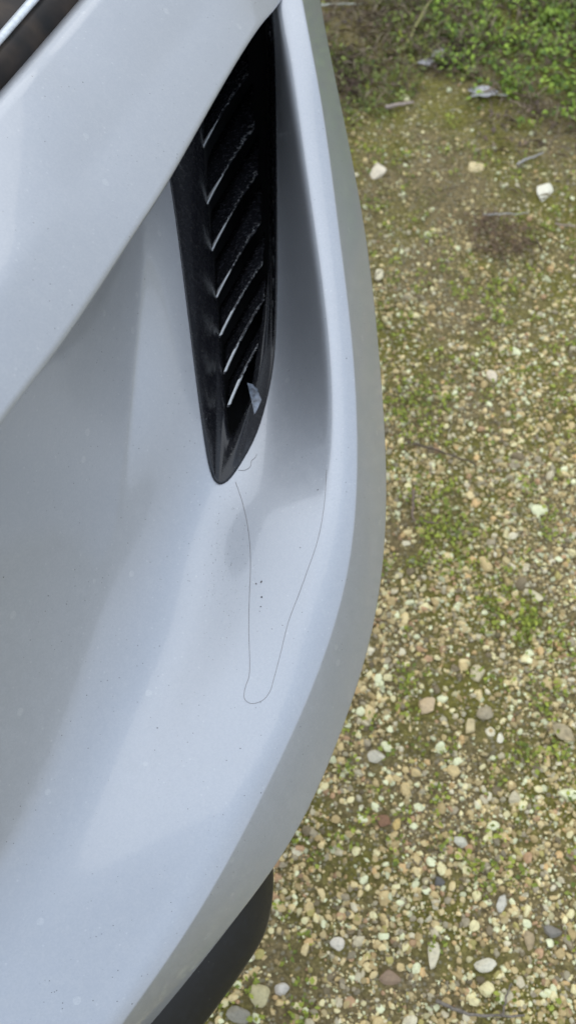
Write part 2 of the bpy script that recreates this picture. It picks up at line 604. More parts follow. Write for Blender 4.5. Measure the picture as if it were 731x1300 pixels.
# headlamp beyond the upper panel: dark lens, chrome strip, second lens
M_LENS = NT('dark headlamp lens')
co_ = M_LENS.coords()
nz_ = M_LENS.n('TexNoise', Vector=co_, Scale=38.0, Detail=3.0).outputs[0]
M_LENS = M_LENS.set(Base__Color=M_LENS.ramp(nz_, [(.35, (.006, .005, .0045)), (.55, (.024, .016, .011)), (.7, (.045, .030, .019))]), Roughness=.45, Specular__IOR__Level=.25)
M_CHROME = mat_simple('satin chrome', (.66, .69, .71), .42, .8)
lamp = bpy.data.objects.new('headlamp', None)
COL.objects.link(lamp)
lamp.parent = car
lamp['label'] = 'dark headlamp with a satin silver strip'


def strip(name, prof, mat, parent):
    """A band that follows the panel's upper edge; prof = (distance in px across, height offset)."""
    r = np.array([[np.array((c[0] + nrm[0] * d, c[1] + nrm[1] * d, c[2] + dz)) for d, dz in prof] for c in Tc])
    w_ = P(r[..., 0], r[..., 1], r[..., 2])
    return part(name, w_.reshape(-1, 3), grid_faces(*w_.shape[:2]), mat, parent)


strip('lens', [(-56, -.006), (-53, -.005), (-45, -.006), (-35, -.009), (-25, -.013), (-12, -.020)], M_LENS, lamp)
strip('chrome_strip', [(-67, -.006), (-66.5, -.0015), (-64, .0), (-57, -.0006), (-54.5, -.002), (-53.5, -.007)], M_CHROME, lamp)
strip('inner_lens', [(-330, .03), (-200, .010), (-110, -.002), (-64, -.008)], M_LENS, lamp)

# ------------------------------------------------------------------ vent insert
BASIN = [(257, -60), (257, 40), (258, 140), (259, 190), (264, 260), (271, 330), (278, 410), (284, 480), (288, 530), (291, 551), (293, 554), (296, 551),
         (305, 533), (320, 503), (332, 472), (339, 435), (342, 390), (343, 320), (342, 240), (341, 150), (340, 70), (339, 30), (337, -30)]
BL = resample(BASIN[:11], 80)
BR = resample(BASIN[10:], 80)
BIN = np.vstack([BL, BR[1:]])


def vent_z(px, py):
    q = on_skin(px, py)
    return q[2]


ZV = np.array([vent_z(x, y) for x, y in VOUT])
nO = len(VOUT)
rings = []


def ring(f, lift, poly_a=VOUT, poly_b=BIN, z=None):
    xy = poly_a * (1 - f) + poly_b * f
    zz = (ZV if z is None else z) + lift
    return P(xy[:, 0], xy[:, 1], zz)


inset = lambda d: (hole - VOUT) / 5 * d
pr = []
for d, lift in ((0, -.0035), (0, .0002), (.8, .0011), (2.2, .0016), (4.5, .0014)):
    xy = VOUT + inset(d)
    ZE = np.array([vent_z(*q) for q in xy])
    pr.append(P(xy[:, 0], xy[:, 1], ZE + lift))
e0 = VOUT + inset(4.5)
ZB = np.concatenate([ZV[:80] - .004, ZV[80:] + .006])
ZB = np.convolve(np.pad(ZB, 8, 'edge'), np.ones(17) / 17, 'valid')
for f, dr in ((.2, 0), (.4, 0), (.6, 0), (.75, -.0002), (.85, -.0009), (.92, -.0022), (.97, -.0045), (1.0, -.008)):
    xy = e0 * (1 - f) + BIN * f
    g = f ** 1.5
    pr.append(P(xy[:, 0], xy[:, 1], (ZE + .0014) * (1 - g) + ZB * g + dr))
frame_w = np.stack(pr, 1)
vent = bpy.data.objects.new('air_vent', None)
COL.objects.link(vent)
vent.parent = car
vent['label'] = 'glossy black vent with slanting dusty louvres'
part('vent_frame', frame_w.reshape(-1, 3), grid_faces(nO, frame_w.shape[1], flip=True), M_GLOSS, vent)
# cavity: walls falling from the inner border to a floor
cav = []
bc = BIN.mean(0)
for f, dz in ((0, -.008), (.01, -.014), (.03, -.030), (.10, -.040)):
    xy = BIN * (1 - f) + np.column_stack([np.full(nO, 305.), BIN[:, 1]]) * f
    cav.append(P(xy[:, 0], xy[:, 1], ZB + dz))
xy = np.column_stack([np.full(nO, 308.), BIN[:, 1]])
cav.append(P(xy[:, 0], xy[:, 1], np.interp(xy[:, 1], BIN[80:, 1][::-1], ZB[80:][::-1]) - .046))
cav = np.stack(cav, 1)
part('vent_cavity', cav.reshape(-1, 3), grid_faces(nO, cav.shape[1], flip=True), M_DARK, vent)

# louvres: front edge from lower left to upper right, blade sloping back under the one before
SL = [((244, 140), (306, 30)), ((253, 198), (316, 94)), ((261, 264), (323, 163)), ((268, 322), (327, 222)), ((274, 381), (331, 285)), ((279, 429), (333, 336)),
      ((285, 475), (335, 382)), ((290, 517), (337, 424))]


def basin_z(x, y):
    """Height of the vent's face at (x, y): between the left and the right border of the cavity."""
    il = np.interp(y, BIN[:80, 1], np.arange(80))
    ir = np.interp(-y, -BIN[80:, 1], np.arange(80, nO))
    xl, zl = np.interp(il, np.arange(nO), BIN[:, 0]), np.interp(il, np.arange(nO), ZB)
    xr, zr = np.interp(ir, np.arange(nO), BIN[:, 0]), np.interp(ir, np.arange(nO), ZB)
    f = np.clip((x - xl) / max(xr - xl, 1), 0, 1)
    return zl * (1 - f) + zr * f


for k, (a, b) in enumerate(SL):
    a, b = np.array(a, float), np.array(b, float)
    if k:
        back = np.array(SL[k - 1], float)
    else:
        back = np.array([a, b]) - np.array((7, 60))
    N = 15
    vs, uvs = [], []
    for i in range(N):
        s = i / (N - 1)
        fr = a * (1 - s) + b * s + np.array((-5, -3)) * 4 * s * (1 - s) * .5
        bk = back[0] * (1 - s) + back[1] * s
        bk = bk + np.array((5, 9))                             # passes below the previous front edge
        zf = basin_z(*fr) - .0030 - .006 * max(0, s - .55) / .45
        zb = zf - .020
        dx = (bk - fr)
        for d, dz, v in ((.012, -.0034, -.12), (-.002, -.0030, -.08), (-.012, -.0016, -.04), (-.008, -.0004, 0), (.012, 0, .03), (.06, -.0008, .08), (.3, -.0055, .32), (.65, -.0125, .66),
                         (1.0, -.020, 1.0)):
            p_ = fr + dx * d
            vs.append(P(p_[0], p_[1], zf + dz))
            uvs.append((s, v))
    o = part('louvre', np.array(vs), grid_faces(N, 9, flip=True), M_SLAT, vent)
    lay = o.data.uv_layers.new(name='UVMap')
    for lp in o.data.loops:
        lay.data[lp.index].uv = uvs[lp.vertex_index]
    solid(o, .0012, -1)
# sky reflection at the foot of the louvres, painted as an added pale patch
M_REFL = mat_simple('painted vent reflection', (.12, .135, .16), .3, 0, .2, 260, .95)
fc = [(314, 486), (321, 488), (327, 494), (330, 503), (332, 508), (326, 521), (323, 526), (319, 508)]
part('vent_reflection', [P(x, y, basin_z(x, y) - .0006 * i / 8 + .0012) for i, (x, y) in enumerate(fc)], [tuple(range(len(fc)))], M_REFL, vent, False)

# ------------------------------------------------------------------ matt black skirt below the bumper
SK = nspline([(330, 800, .30), (352, 900, .30), (352, 1010, .30), (347, 1090, .30), (347, 1128, .30), (338, 1178, .30), (313, 1224, .30), (262, 1296, .30),
              (190, 1385, .30), (90, 1500, .30), (-60, 1660, .30)], 120)
sk = P(SK[:, 0], SK[:, 1], SK[:, 2])
tn = np.gradient(sk, axis=0)
tn /= np.linalg.norm(tn, axis=1)[:, None]
inn = np.stack([tn[:, 1], -tn[:, 0], 0 * tn[:, 0]], 1)
inn *= np.sign((inn * (np.array(car.location) - sk)).sum(1))[:, None]
pr = []
for d, dz in ((.16, .090), (.10, .080), (.05, .060), (.018, .032), (.006, .012), (.0008, .003), (0, -.004), (.002, -.02), (.006, -.06), (.02, -.10), (.05, -.115), (.12, -.118)):
    q = sk + inn * d
    q[:, 2] += dz
    pr.append(q)
skw = np.stack(pr, 1)
part('lower_skirt', skw.reshape(-1, 3), grid_faces(*skw.shape[:2]), M_MATT)

# ------------------------------------------------------------------ ground
def gh(x, y):
    return .016 * (fbm(x, y, 5, 3) - .5) + .006 * (fbm(x + 9, y, 30, 2) - .5)


gx = np.concatenate([-np.geomspace(80, .62, 22), np.linspace(-.6, 1.0, 190), np.geomspace(1.05, 80, 22)])
gy = np.concatenate([-np.geomspace(80, .42, 22), np.linspace(-.4, 2.1, 290), np.geomspace(2.16, 120, 22)])
XX, YY = np.meshgrid(gx, gy)
fade = np.clip(1.2 - np.maximum(np.abs(XX - .2) / 2, np.abs(YY - .8) / 2.5) * .5, 0, 1)
GV = np.stack([XX, YY, gh(XX, YY) * fade], -1)
ground = mesh_obj('ground', GV.reshape(-1, 3), grid_faces(len(gy), len(gx)), mat_ground())
tag(ground, 'olive brown mossy soil strewn with gravel', 'ground', kind='structure')


def gpx(px, py):
    q = P(np.asarray(px, float), np.asarray(py, float), 0.0)
    return q


def ico(sub):
    bm = bmesh.new()
    bmesh.ops.create_icosphere(bm, subdivisions=sub, radius=1)
    v = np.array([x.co for x in bm.verts])
    f = np.array([[x.index for x in p.verts] for p in bm.faces])
    bm.free()
    return v, f


ICO = {1: ico(1), 2: ico(2), 3: ico(3)}


def rot_rand(n):
    q = RNG.normal(size=(n, 4))
    q /= np.linalg.norm(q, axis=1)[:, None]
    w_, x, y, z = q.T
    return np.stack([1 - 2 * (y * y + z * z), 2 * (x * y - z * w_), 2 * (x * z + y * w_), 2 * (x * y + z * w_), 1 - 2 * (x * x + z * z), 2 * (y * z - x * w_),
                     2 * (x * z - y * w_), 2 * (y * z + x * w_), 1 - 2 * (x * x + y * y)], 1).reshape(n, 3, 3)


def stone_shape(v, n):
    """n knobbly variants of the unit sphere v: low-frequency bumps, cut facets, unequal axes."""
    out = np.repeat(v[None], n, 0)
    for _ in range(8):
        d = RNG.normal(size=(n, 3))
        d /= np.linalg.norm(d, axis=1)[:, None]
        c = RNG.uniform(.50, .88, n)
        h = np.einsum('nvk,nk->nv', out, d)
        ex = np.maximum(h - c[:, None], 0) * .95
        out = out - ex[..., None] * d[:, None]
    out *= (1 + RNG.normal(0, .05, out.shape[:2]))[..., None]
    return out


PAL = np.array([(.80, .75, .62), (.74, .66, .48), (.66, .57, .39), (.54, .45, .29), (.42, .34, .21), (.50, .47, .41), (.33, .30, .26), (.60, .44, .27), (.44, .30, .22),
                (.20, .17, .13), (.64, .62, .57), (.40, .37, .17)])
PAL = np.clip(PAL * np.array((1.24, 1.11, .80)), 0, .86)
PWT = np.array([.15, .13, .14, .14, .13, .07, .07, .03, .04, .06, .05, .04])
PWT /= PWT.sum()


def stone_cols(n, mossy):
    c = PAL[RNG.choice(len(PAL), n, p=PWT)] * RNG.uniform(.60, 1.14, (n, 1))
    m = (mossy * RNG.random(n))[:, None]
    return c * (1 - m) + np.array((.20, .19, .07)) * m


def many_stones(pos, size, cols, sub):
    n = len(pos)
    v, f = ICO[sub]
    s = stone_shape(v, n)
    ax = RNG.uniform(.65, 1.2, (n, 3))
    ax[:, 2] *= .8
    s = s * ax[:, None]
    s = np.einsum('nij,nvj->nvi', rot_rand(n), s)
    s[..., 2] *= .8
    s = s * (size / 2)[:, None, None]
    s = s + pos[:, None]
    V = s.reshape(-1, 3)
    F = (f[None] + (np.arange(n) * len(v))[:, None, None]).reshape(-1, 3)
    C = np.repeat(cols, len(v), 0)
    return V, F, C


def bulk_mesh(name, V, F, C, mat, smooth=None):
    me = bpy.data.meshes.new(name)
    k = F.shape[1]
    me.vertices.add(len(V))
    me.vertices.foreach_set('co', V.astype(np.float32).ravel())
    me.loops.add(F.size)
    me.loops.foreach_set('vertex_index', F.astype(np.int32).ravel())
    me.polygons.add(len(F))
    me.polygons.foreach_set('loop_start', np.arange(0, F.size, k, dtype=np.int32))
    me.polygons.foreach_set('loop_total', np.full(len(F), k, np.int32))
    if smooth is not None:
        me.polygons.foreach_set('use_smooth', smooth)
    at = me.attributes.new('col', 'FLOAT_COLOR', 'POINT')
    at.data.foreach_set('color', np.column_stack([C, np.ones(len(C))]).astype(np.float32).ravel())
    me.materials.append(mat)
    me.update()
    me.validate()
    o = bpy.data.objects.new(name, me)
    COL.objects.link(o)
    return o


# where the photograph has more moss / weeds and where it has bare dense gravel (ground coordinates through pixels)
def fields(x, y):
    px, py, _ = to_px(np.stack([x, y, 0 * x], -1))
    top = np.clip((160 - py - 25 * np.sin(px / 40)) / 70, 0, 1)                      # weedy band at the far end
    top = np.maximum(top, np.clip((px - 600) / 70, 0, 1) * np.clip((215 - py) / 60, 0, 1))
    mid = np.exp(-(((px - 575) / 95) ** 2 + ((py - 665) / 55) ** 2))                 # green patch beside the bumper
    mid = np.maximum(mid, .45 * np.exp(-(((px - 520) / 45) ** 2 + ((py - 520) / 40) ** 2)))
    mid = np.maximum(mid, .5 * np.exp(-(((px - 665) / 50) ** 2 + ((py - 800) / 30) ** 2)))
    mid = np.maximum(mid, .5 * np.exp(-(((px - 590) / 60) ** 2 + ((py - 370) / 22) ** 2)))
    mid = np.maximum(mid, .35 * np.exp(-(((px - 690) / 60) ** 2 + ((py - 960) / 60) ** 2)))
    mossf = np.clip((430 - py) / 250, 0, 1)
    dense = np.clip((py - 90) / 600, 0, 1)
    return px, py, top, mid, mossf, dense


M_GRAVEL = mat_attr('gravel', .88, 420, .3)
EDGE = nspline(L6, 200)[:, :2]


def in_view(px, py, m=0):
    e = np.interp(py, EDGE[:, 1], EDGE[:, 0])
    return (px > e + 2 + m) & (px < 735 - m) & (py > -4 + m) & (py < 1304 - m)


def scatter(n, x0, x1, y0, y1):
    return RNG.uniform(x0, x1, n), RNG.uniform(y0, y1, n)


# stones that stand out singly: (px, py, width px, height px, turn, colour, label)
STONES = [
    (480, 218, 23, 23, .3, (.72, .66, .60), 'pale pinkish white stone nearest the bumper on the mossy soil'),
    (602, 211, 27, 15, 0, (.68, .58, .38), 'flat oval yellowish stone lying on moss below the weeds'),
    (690, 245, 29, 25, .2, (.80, .78, .74), 'large bright white stone at the edge of the weeds'),
    (515, 123, 14, 12, 0, (.72, .70, .50), 'small round cream stone beside the grey pink stick'),
    (597, 310, 14, 11, 0, (.66, .58, .36), 'small round yellow stone beside the brown dead tuft'),
    (481, 349, 14, 20, .1, (.70, .66, .54), 'upright oval cream stone close to the bumper edge'),
    (622, 482, 16, 17, .5, (.74, .66, .58), 'rosy white pebble amid fine gravel level with the vent tip'),
    (636, 449, 10, 17, 0, (.60, .54, .38), 'slim upright tan pebble above the rosy white one'),
    (680, 757, 20, 19, .4, (.62, .58, .44), 'rounded cream stone at the lower edge of the green patch'),
    (607, 850, 21, 30, .1, (.60, .54, .40), 'tall block shaped cream stone standing out of the gravel'),
    (541, 894, 25, 27, .6, (.58, .46, .33), 'peach coloured angular stone in the gravel'),
    (477, 960, 27, 21, .2, (.60, .58, .54), 'broad pale grey angular stone near the bumper curve'),
    (597, 920, 15, 22, .2, (.58, .50, .33), 'wedge shaped buff stone'),
    (636, 936, 11, 15, 0, (.78, .75, .68), 'small bright white egg shaped pebble'),
    (487, 1043, 22, 20, .3, (.26, .15, .10), 'rusty dark brown stone in the gravel'),
    (504, 1045, 13, 18, .2, (.62, .48, .22), 'yellow ochre stone touching the rusty brown one'),
    (586, 1067, 21, 20, .7, (.60, .60, .56), 'tilted light grey stone with a sharp corner'),
    (557, 1118, 17, 13, .2, (.13, .13, .14), 'small slate grey dark stone'),
    (637, 1147, 16, 24, .1, (.58, .57, .56), 'pale grey slim upright stone right of the slate grey one'),
    (700, 1184, 27, 20, .4, (.22, .21, .21), 'dark grey angular stone at the picture edge'),
    (429, 1200, 22, 22, .8, (.68, .65, .63), 'whitish round stone between the skirt and the gravel middle'),
    (548, 1213, 22, 38, .2, (.64, .60, .50), 'long whitish upright stone left of the broad white one'),
    (616, 1225, 31, 20, .1, (.66, .64, .58), 'broad whitish flat topped stone near the bottom'),
    (495, 1241, 34, 27, .5, (.30, .22, .17), 'large reddish brown flat stone'),
    (358, 1254, 24, 20, .3, (.60, .58, .60), 'lilac grey smooth stone next to the black skirt'),
    (327, 1266, 33, 34, .4, (.52, .48, .32), 'big square buff stone next to the black skirt'),
    (302, 1288, 34, 26, .3, (.30, .29, .27), 'big dull grey stone against the skirt at the bottom'),
    (672, 1195, 15, 28, .9, (.40, .32, .22), 'slanting brown sliver of stone'),
]

allpos, allsize, allcol = [], [], []
for n, smin, smax, box in ((76000, .0020, .0046, (-.18, .60, -.10, 1.70)), (52000, .0044, .0080, (-.22, .64, -.12, 1.75)), (11000, .0072, .0112, (-.35, .75, -.25, 1.9)),
                           (420, .013, .020, (-.4, .95, -.35, 2.0))):
    x, y = scatter(n, *box)
    px, py, top, mid, mossf, dense = fields(x, y)
    clump = fbm(x + 3, y + 1, 14, 3)
    pk = (.10 + .90 * dense ** 1.2) * (1 - .85 * top) * (1 - .45 * mid) * np.clip(.35 + 2.3 * (clump - .27), .10, 1.3)
    if smin > .008:
        pk *= .06 + .9 * dense ** 2
    k = RNG.random(n) < pk
    x, y, mossf, mid, top = x[k], y[k], mossf[k], mid[k], top[k]
    s = smin + (smax - smin) * RNG.random(len(x)) ** 1.7
    z = gh(x, y) + s * RNG.uniform(-.12, .22, len(x))
    allpos.append(np.stack([x, y, z], 1))
    allsize.append(s)
    allcol.append(stone_cols(len(x), np.clip(.12 + .55 * mossf + .4 * mid, 0, .95)))
pos, size, cols = np.concatenate(allpos), np.concatenate(allsize) * 1.12, np.concatenate(allcol)
clear = np.ones(len(pos), bool)                                # no pebble lies on a stone that stands out
px, py, dep = to_px(pos)
for st in STONES:
    clear &= ((px - st[0]) / (st[2] * .62)) ** 2 + ((py - st[1]) / (st[3] * .62)) ** 2 > 1
pos, size, cols = pos[clear], size[clear], cols[clear]
px, py, dep = to_px(pos)
app = size / dep * in_view(px, py, 3)
order = np.argsort(-app)
pick = order[:280]
rest = np.setdiff1d(np.arange(len(pos)), pick)
small = rest[size[rest] < .0066]
mids = rest[size[rest] >= .0066]
parts_ = [many_stones(pos[small], size[small], cols[small], 1), many_stones(pos[mids], size[mids], cols[mids], 2)]
V, F, C, o_ = [], [], [], 0
for v, f, c in parts_:
    V.append(v), F.append(f + o_), C.append(c)
    o_ += len(v)
V, F, C = np.concatenate(V), np.concatenate(F), np.concatenate(C)
gravel = bulk_mesh('gravel', V, F, C, M_GRAVEL, RNG.random(len(F)) < .0)
gravel.data.polygons.foreach_set('use_smooth', np.repeat(False, len(F)))
tag(gravel, 'fine cream and tan gravel covering the ground beside the car', 'gravel', kind='stuff')

# the biggest pebbles in view, each a piece of the ground; a dozen shared shapes
shapes = []
for i in range(14):
    v, f = ICO[2]
    s = stone_shape(v, 1)[0] * np.array((RNG.uniform(.9, 1.25), RNG.uniform(.75, 1), RNG.uniform(.5, .8)))
    me = bpy.data.meshes.new('pebble')
    me.from_pydata([tuple(q) for q in s], [], [tuple(int(a) for a in q) for q in f])
    shapes.append(me)
TONES = [mat_stone('pebble tone %d' % i, tuple(c)) for i, c in enumerate(PAL)]
for me in shapes:
    me.materials.append(TONES[0])
for i in pick:
    o = bpy.data.objects.new('pebble', shapes[i % len(shapes)])
    COL.objects.link(o)
    o.parent = ground
    o.location = pos[i]
    o.rotation_euler = (RNG.normal(0, .2), RNG.normal(0, .2), RNG.uniform(0, 6.28))
    o.scale = (size[i] / 2,) * 3
    o.material_slots[0].link = 'OBJECT'
    o.material_slots[0].material = TONES[RNG.choice(len(PAL), p=PWT)]

for sx, sy, sw, sh, rz, c, lab in STONES:
    v, f = ICO[3]
    s = stone_shape(v, 1)[0] * 0 + v
    for _ in range(13):                                       # cut facets into the round
        d = RNG.normal(size=3)
        d /= np.linalg.norm(d)
        hcut = RNG.uniform(.42, .80)
        s = s - (np.maximum(s @ d - hcut, 0) * .9)[:, None] * d
    ph = RNG.uniform(0, 6, 6)
    s = s * (1 + .035 * np.sin(5 * s[:, 0] + ph[0]) * np.sin(6 * s[:, 1] + ph[1]) + .02 * np.sin(11 * s[:, 2] + ph[2]) * np.sin(9 * s[:, 0] + ph[3]))[:, None]
    q = gpx(sx, sy)
    dp = to_px(q)[2]
    mm = dp / FPX
    sl = -ray(sx, sy)[2] / np.linalg.norm(ray(sx, sy))
    ca, sa = math.cos(rz * .6), math.sin(rz * .6)
    s = s @ np.array([[ca, sa, 0], [-sa, ca, 0], [0, 0, 1]])
    s = s / np.abs(s).max(0) * np.array((sw / 2 * mm * .95, sh / 2 * mm / sl * .9, min(sw, sh) / 2 * mm * .55))
    o = mesh_obj('stone', s, f, mat_stone('stone', (c[0] * 1.08, c[1], c[2] * .80)), None, False)
    o.location = (q[0], q[1], gh(q[0], q[1]) + min(sw, sh) / 2 * mm * .10)
    tag(o, lab, 'stone', 'stones that stand out of the gravel')

# ------------------------------------------------------------------ weeds, moss, litter
def leaves(cx, cy, n_per, length, spread, rise, width, col_lo, col_hi):
    """Small folded leaves radiating from each clump centre."""
    n = len(cx) * n_per
    bx, by = np.repeat(cx, n_per), np.repeat(cy, n_per)
    a = RNG.uniform(0, 2 * math.pi, n)
    r = spread * np.sqrt(RNG.random(n))
    bx, by = bx + r * np.cos(a) * .8, by + r * np.sin(a) * .8
    bz = gh(bx, by) + rise * RNG.random(n) ** 1.5
    a = a + RNG.normal(0, .8, n)
    el = RNG.uniform(-.15, 1.1, n)
    L = length * RNG.uniform(.5, 1.3, n)
    wd = L * width * RNG.uniform(.7, 1.3, n)
    d = np.stack([np.cos(a) * np.cos(el), np.sin(a) * np.cos(el), np.sin(el)], 1)
    sd = np.stack([-np.sin(a), np.cos(a), RNG.normal(0, .3, n)], 1)
    base = np.stack([bx, by, bz], 1)
    tip = base + d * L[:, None] - np.array((0, 0, .25)) * L[:, None] * np.cos(el)[:, None] * .6
    mid = base + d * (L * .5)[:, None]
    lft = mid + sd * (wd / 2)[:, None] + np.array((0, 0, .12)) * L[:, None]
    rgt = mid - sd * (wd / 2)[:, None] + np.array((0, 0, .12)) * L[:, None]
    V = np.stack([base, lft, tip, rgt, mid], 1).reshape(-1, 3)
    i = (np.arange(n) * 5)[:, None]
    F = np.stack([i + np.array((0, 4, 1)), i + np.array((1, 4, 2)), i + np.array((0, 3, 4)), i + np.array((4, 3, 2))], 1).reshape(-1, 3)
    t = RNG.random((n, 1))
    c = np.array(col_lo) * (1 - t) + np.array(col_hi) * t
    return V, F, np.repeat(c, 5, 0)


def merge(lst):
    V, F, C, o = [], [], [], 0
    for v, f, c in lst:
        V.append(v), F.append(f + o), C.append(c)
        o += len(v)
    return np.concatenate(V), np.concatenate(F), np.concatenate(C)


M_LEAF = mat_attr('weed leaves', .6, 300, .25, bump=.1)
x, y = scatter(9000, -.3, .95, .6, 2.3)
px, py, top, mid, mossf, dense = fields(x, y)
patch = fbm(x, y + 5, 9, 3)
k = RNG.random(len(x)) < np.clip(top * (2.6 * (patch - .30)), 0, 1)
wx, wy = x[k], y[k]
x, y = scatter(13000, -.1, .65, -.1, 1.5)
px, py, top, mid, mossf, dense = fields(x, y)
patch = fbm(x + 2, y + 5, 16, 3)
k2 = RNG.random(len(x)) < np.clip((.11 + mid) * 2.2 * (patch - .25), 0, 1)
mx, my = x[k2], y[k2]
wpx = to_px(np.stack([wx, wy, 0 * wx], -1))[0] + 170 * (fbm(wx + 4, wy + 8, 11, 3) - .5)
wb = wpx > 560                                                  # fresh growth on one side, older dull growth on the other
dull = (~wb) & (RNG.random(len(wx)) < .85)
weeds = bulk_mesh('weeds', *merge([leaves(wx[wb], wy[wb], 14, .0095, .018, .020, .55, (.06, .11, .012), (.34, .47, .045)),
                                   leaves(wx[::2], wy[::2], 7, .017, .016, .010, .13, (.09, .12, .02), (.38, .42, .09)),
                                   leaves(wx[dull], wy[dull], 9, .008, .017, .012, .5, (.06, .085, .014), (.32, .38, .075)),
                                   leaves(mx, my, 9, .0062, .009, .010, .6, (.11, .145, .014), (.40, .43, .05))]), M_LEAF)
tag(weeds, 'bright green leafy weeds growing over the soil', 'weeds', kind='stuff')
x, y = scatter(16000, -.2, .85, -.2, 2.1)
px, py, top, mid, mossf, dense = fields(x, y)
patch = fbm(x + 7, y + 2, 12, 4)
k = RNG.random(len(x)) < np.clip((.25 + .6 * mossf + .4 * mid) * 3.2 * (patch - .42), 0, 1)
moss = bulk_mesh('moss', *leaves(x[k], y[k], 9, .0034, .006, .0035, .5, (.08, .082, .010), (.28, .27, .04)), M_LEAF)
tag(moss, 'olive yellow moss low on the soil between the pebbles', 'moss', kind='stuff')


x, y = scatter(2600, -.15, .85, .75, 2.1)
px, py, top, mid, mossf, dense = fields(x, y)
k = RNG.random(len(x)) < np.clip(top * (1.25 - .5 * np.clip((px - 560) / 80, 0, 1)) + .03, 0, 1)
straw = bulk_mesh('dry_grass', *merge([leaves(x[k], y[k], 7, .026, .020, .014, .07, (.14, .095, .06), (.42, .34, .21)), leaves(x[k][::2], y[k][::2], 6, .010, .018, .008, .5, (.09, .06, .04), (.30, .20, .13))]), M_LEAF)
tag(straw, 'brown withered grass and leaf litter among the far weeds', 'dry grass', kind='stuff')


def tube(name, pts, rad, mat, sides=6, parent=None, taper=.5):
    pts = np.asarray(pts, float)
    tn = np.gradient(pts, axis=0)
    tn /= np.linalg.norm(tn, axis=1)[:, None] + 1e-12
    up = np.array((.1, .2, 1.0))
    s1 = np.cross(tn, up)
    s1 /= np.linalg.norm(s1, axis=1)[:, None]
    s2 = np.cross(s1, tn)
    vs = []
    n = len(pts)
    for i in range(n):
        r = rad * (1 - (1 - taper) * i / (n - 1))
        for j in range(sides):
            a = 2 * math.pi * j / sides
            vs.append(pts[i] + r * (math.cos(a) * s1[i] + math.sin(a) * s2[i]))
    f = [(i * sides + j, i * sides + (j + 1) % sides, (i + 1) * sides + (j + 1) % sides, (i + 1) * sides + j) for i in range(n - 1) for j in range(sides)]
    f += [tuple(range(sides))[::-1], tuple(range((n - 1) * sides, n * sides))]
    return mesh_obj(name, vs, f, mat, parent)


def ground_path(pxs, h, n=16, jit=0.0):
    c = nspline(np.array(pxs, float), n)
    q = P(c[:, 0], c[:, 1], 0.0)
    q[:, 2] = gh(q[:, 0], q[:, 1]) + np.interp(np.linspace(0, 1, n), np.linspace(0, 1, len(h)), h)
    q += RNG.normal(0, jit, q.shape)
    return q


STICKS = [('stalk', [(511, 66), (530, 36), (556, -6)], (.006, .016, .022), .0019, (.40, .36, .14), 'dry yellow grass stalk leaning across the far weeds', 'stalk'),
          ('stem', [(406, 13), (430, 11), (459, 10)], (.010, .012, .010), .0018, (.55, .54, .44), 'pale horizontal dry stem touching the bumper at the top', 'stem'),
          ('stick', [(489, 138), (507, 135), (525, 132)], (.006, .007, .006), .0034, (.42, .33, .27), 'short grey pink stick under the small round cream stone', 'stick'),
          ('twig', [(515, 565), (555, 578), (603, 592)], (.005, .009, .005), .0016, (.13, .095, .065), 'thin dark twig above the green patch', 'twig'),
          ('twig', [(523, 628), (523, 645), (524, 661), (540, 666), (556, 668)], (.010, .006, .004, .005, .004), .0019, (.22, .155, .11), 'bent brown twig in the green patch by the bumper', 'twig'),
          ('twig', [(552, 1270), (582, 1284), (615, 1290), (664, 1289)], (.006, .010, .010, .006), .0020, (.21, .175, .135), 'long grey twig lying along the bottom gravel', 'twig'),
          ('twig', [(634, 1292), (639, 1268), (646, 1248)], (.012, .012, .006), .0013, (.19, .155, .115), 'thin side twig standing up from the long grey one', 'twig'),
          ('stem', [(655, 212), (668, 207), (688, 199)], (.006, .010, .006), .0019, (.45, .42, .38), 'short whitish dry stem above the bright white stone', 'stem'),
          ('stem', [(612, 277), (640, 279), (668, 275)], (.010, .014, .008), .0011, (.44, .42, .38), 'thin pale straw across the top of the brown dead tuft', 'stem'),
          ('stem', [(702, 289), (716, 290), (733, 292)], (.006, .008, .006), .0016, (.34, .26, .20), 'reddish stem at the picture edge below the white stone', 'stem'),
          ('stem', [(596, 130), (620, 131), (642, 129)], (.010, .014, .010), .0012, (.60, .58, .52), 'thin white straw under the pale lilac leaf', 'stem')]
for nm, pp, h, rad, c, lab, cat in STICKS:
    o = tube(nm, ground_path(pp, h, 18, .0004), rad, mat_simple(lab[:20], c, .8, scale=350, var=.35))
    tag(o, lab, cat)

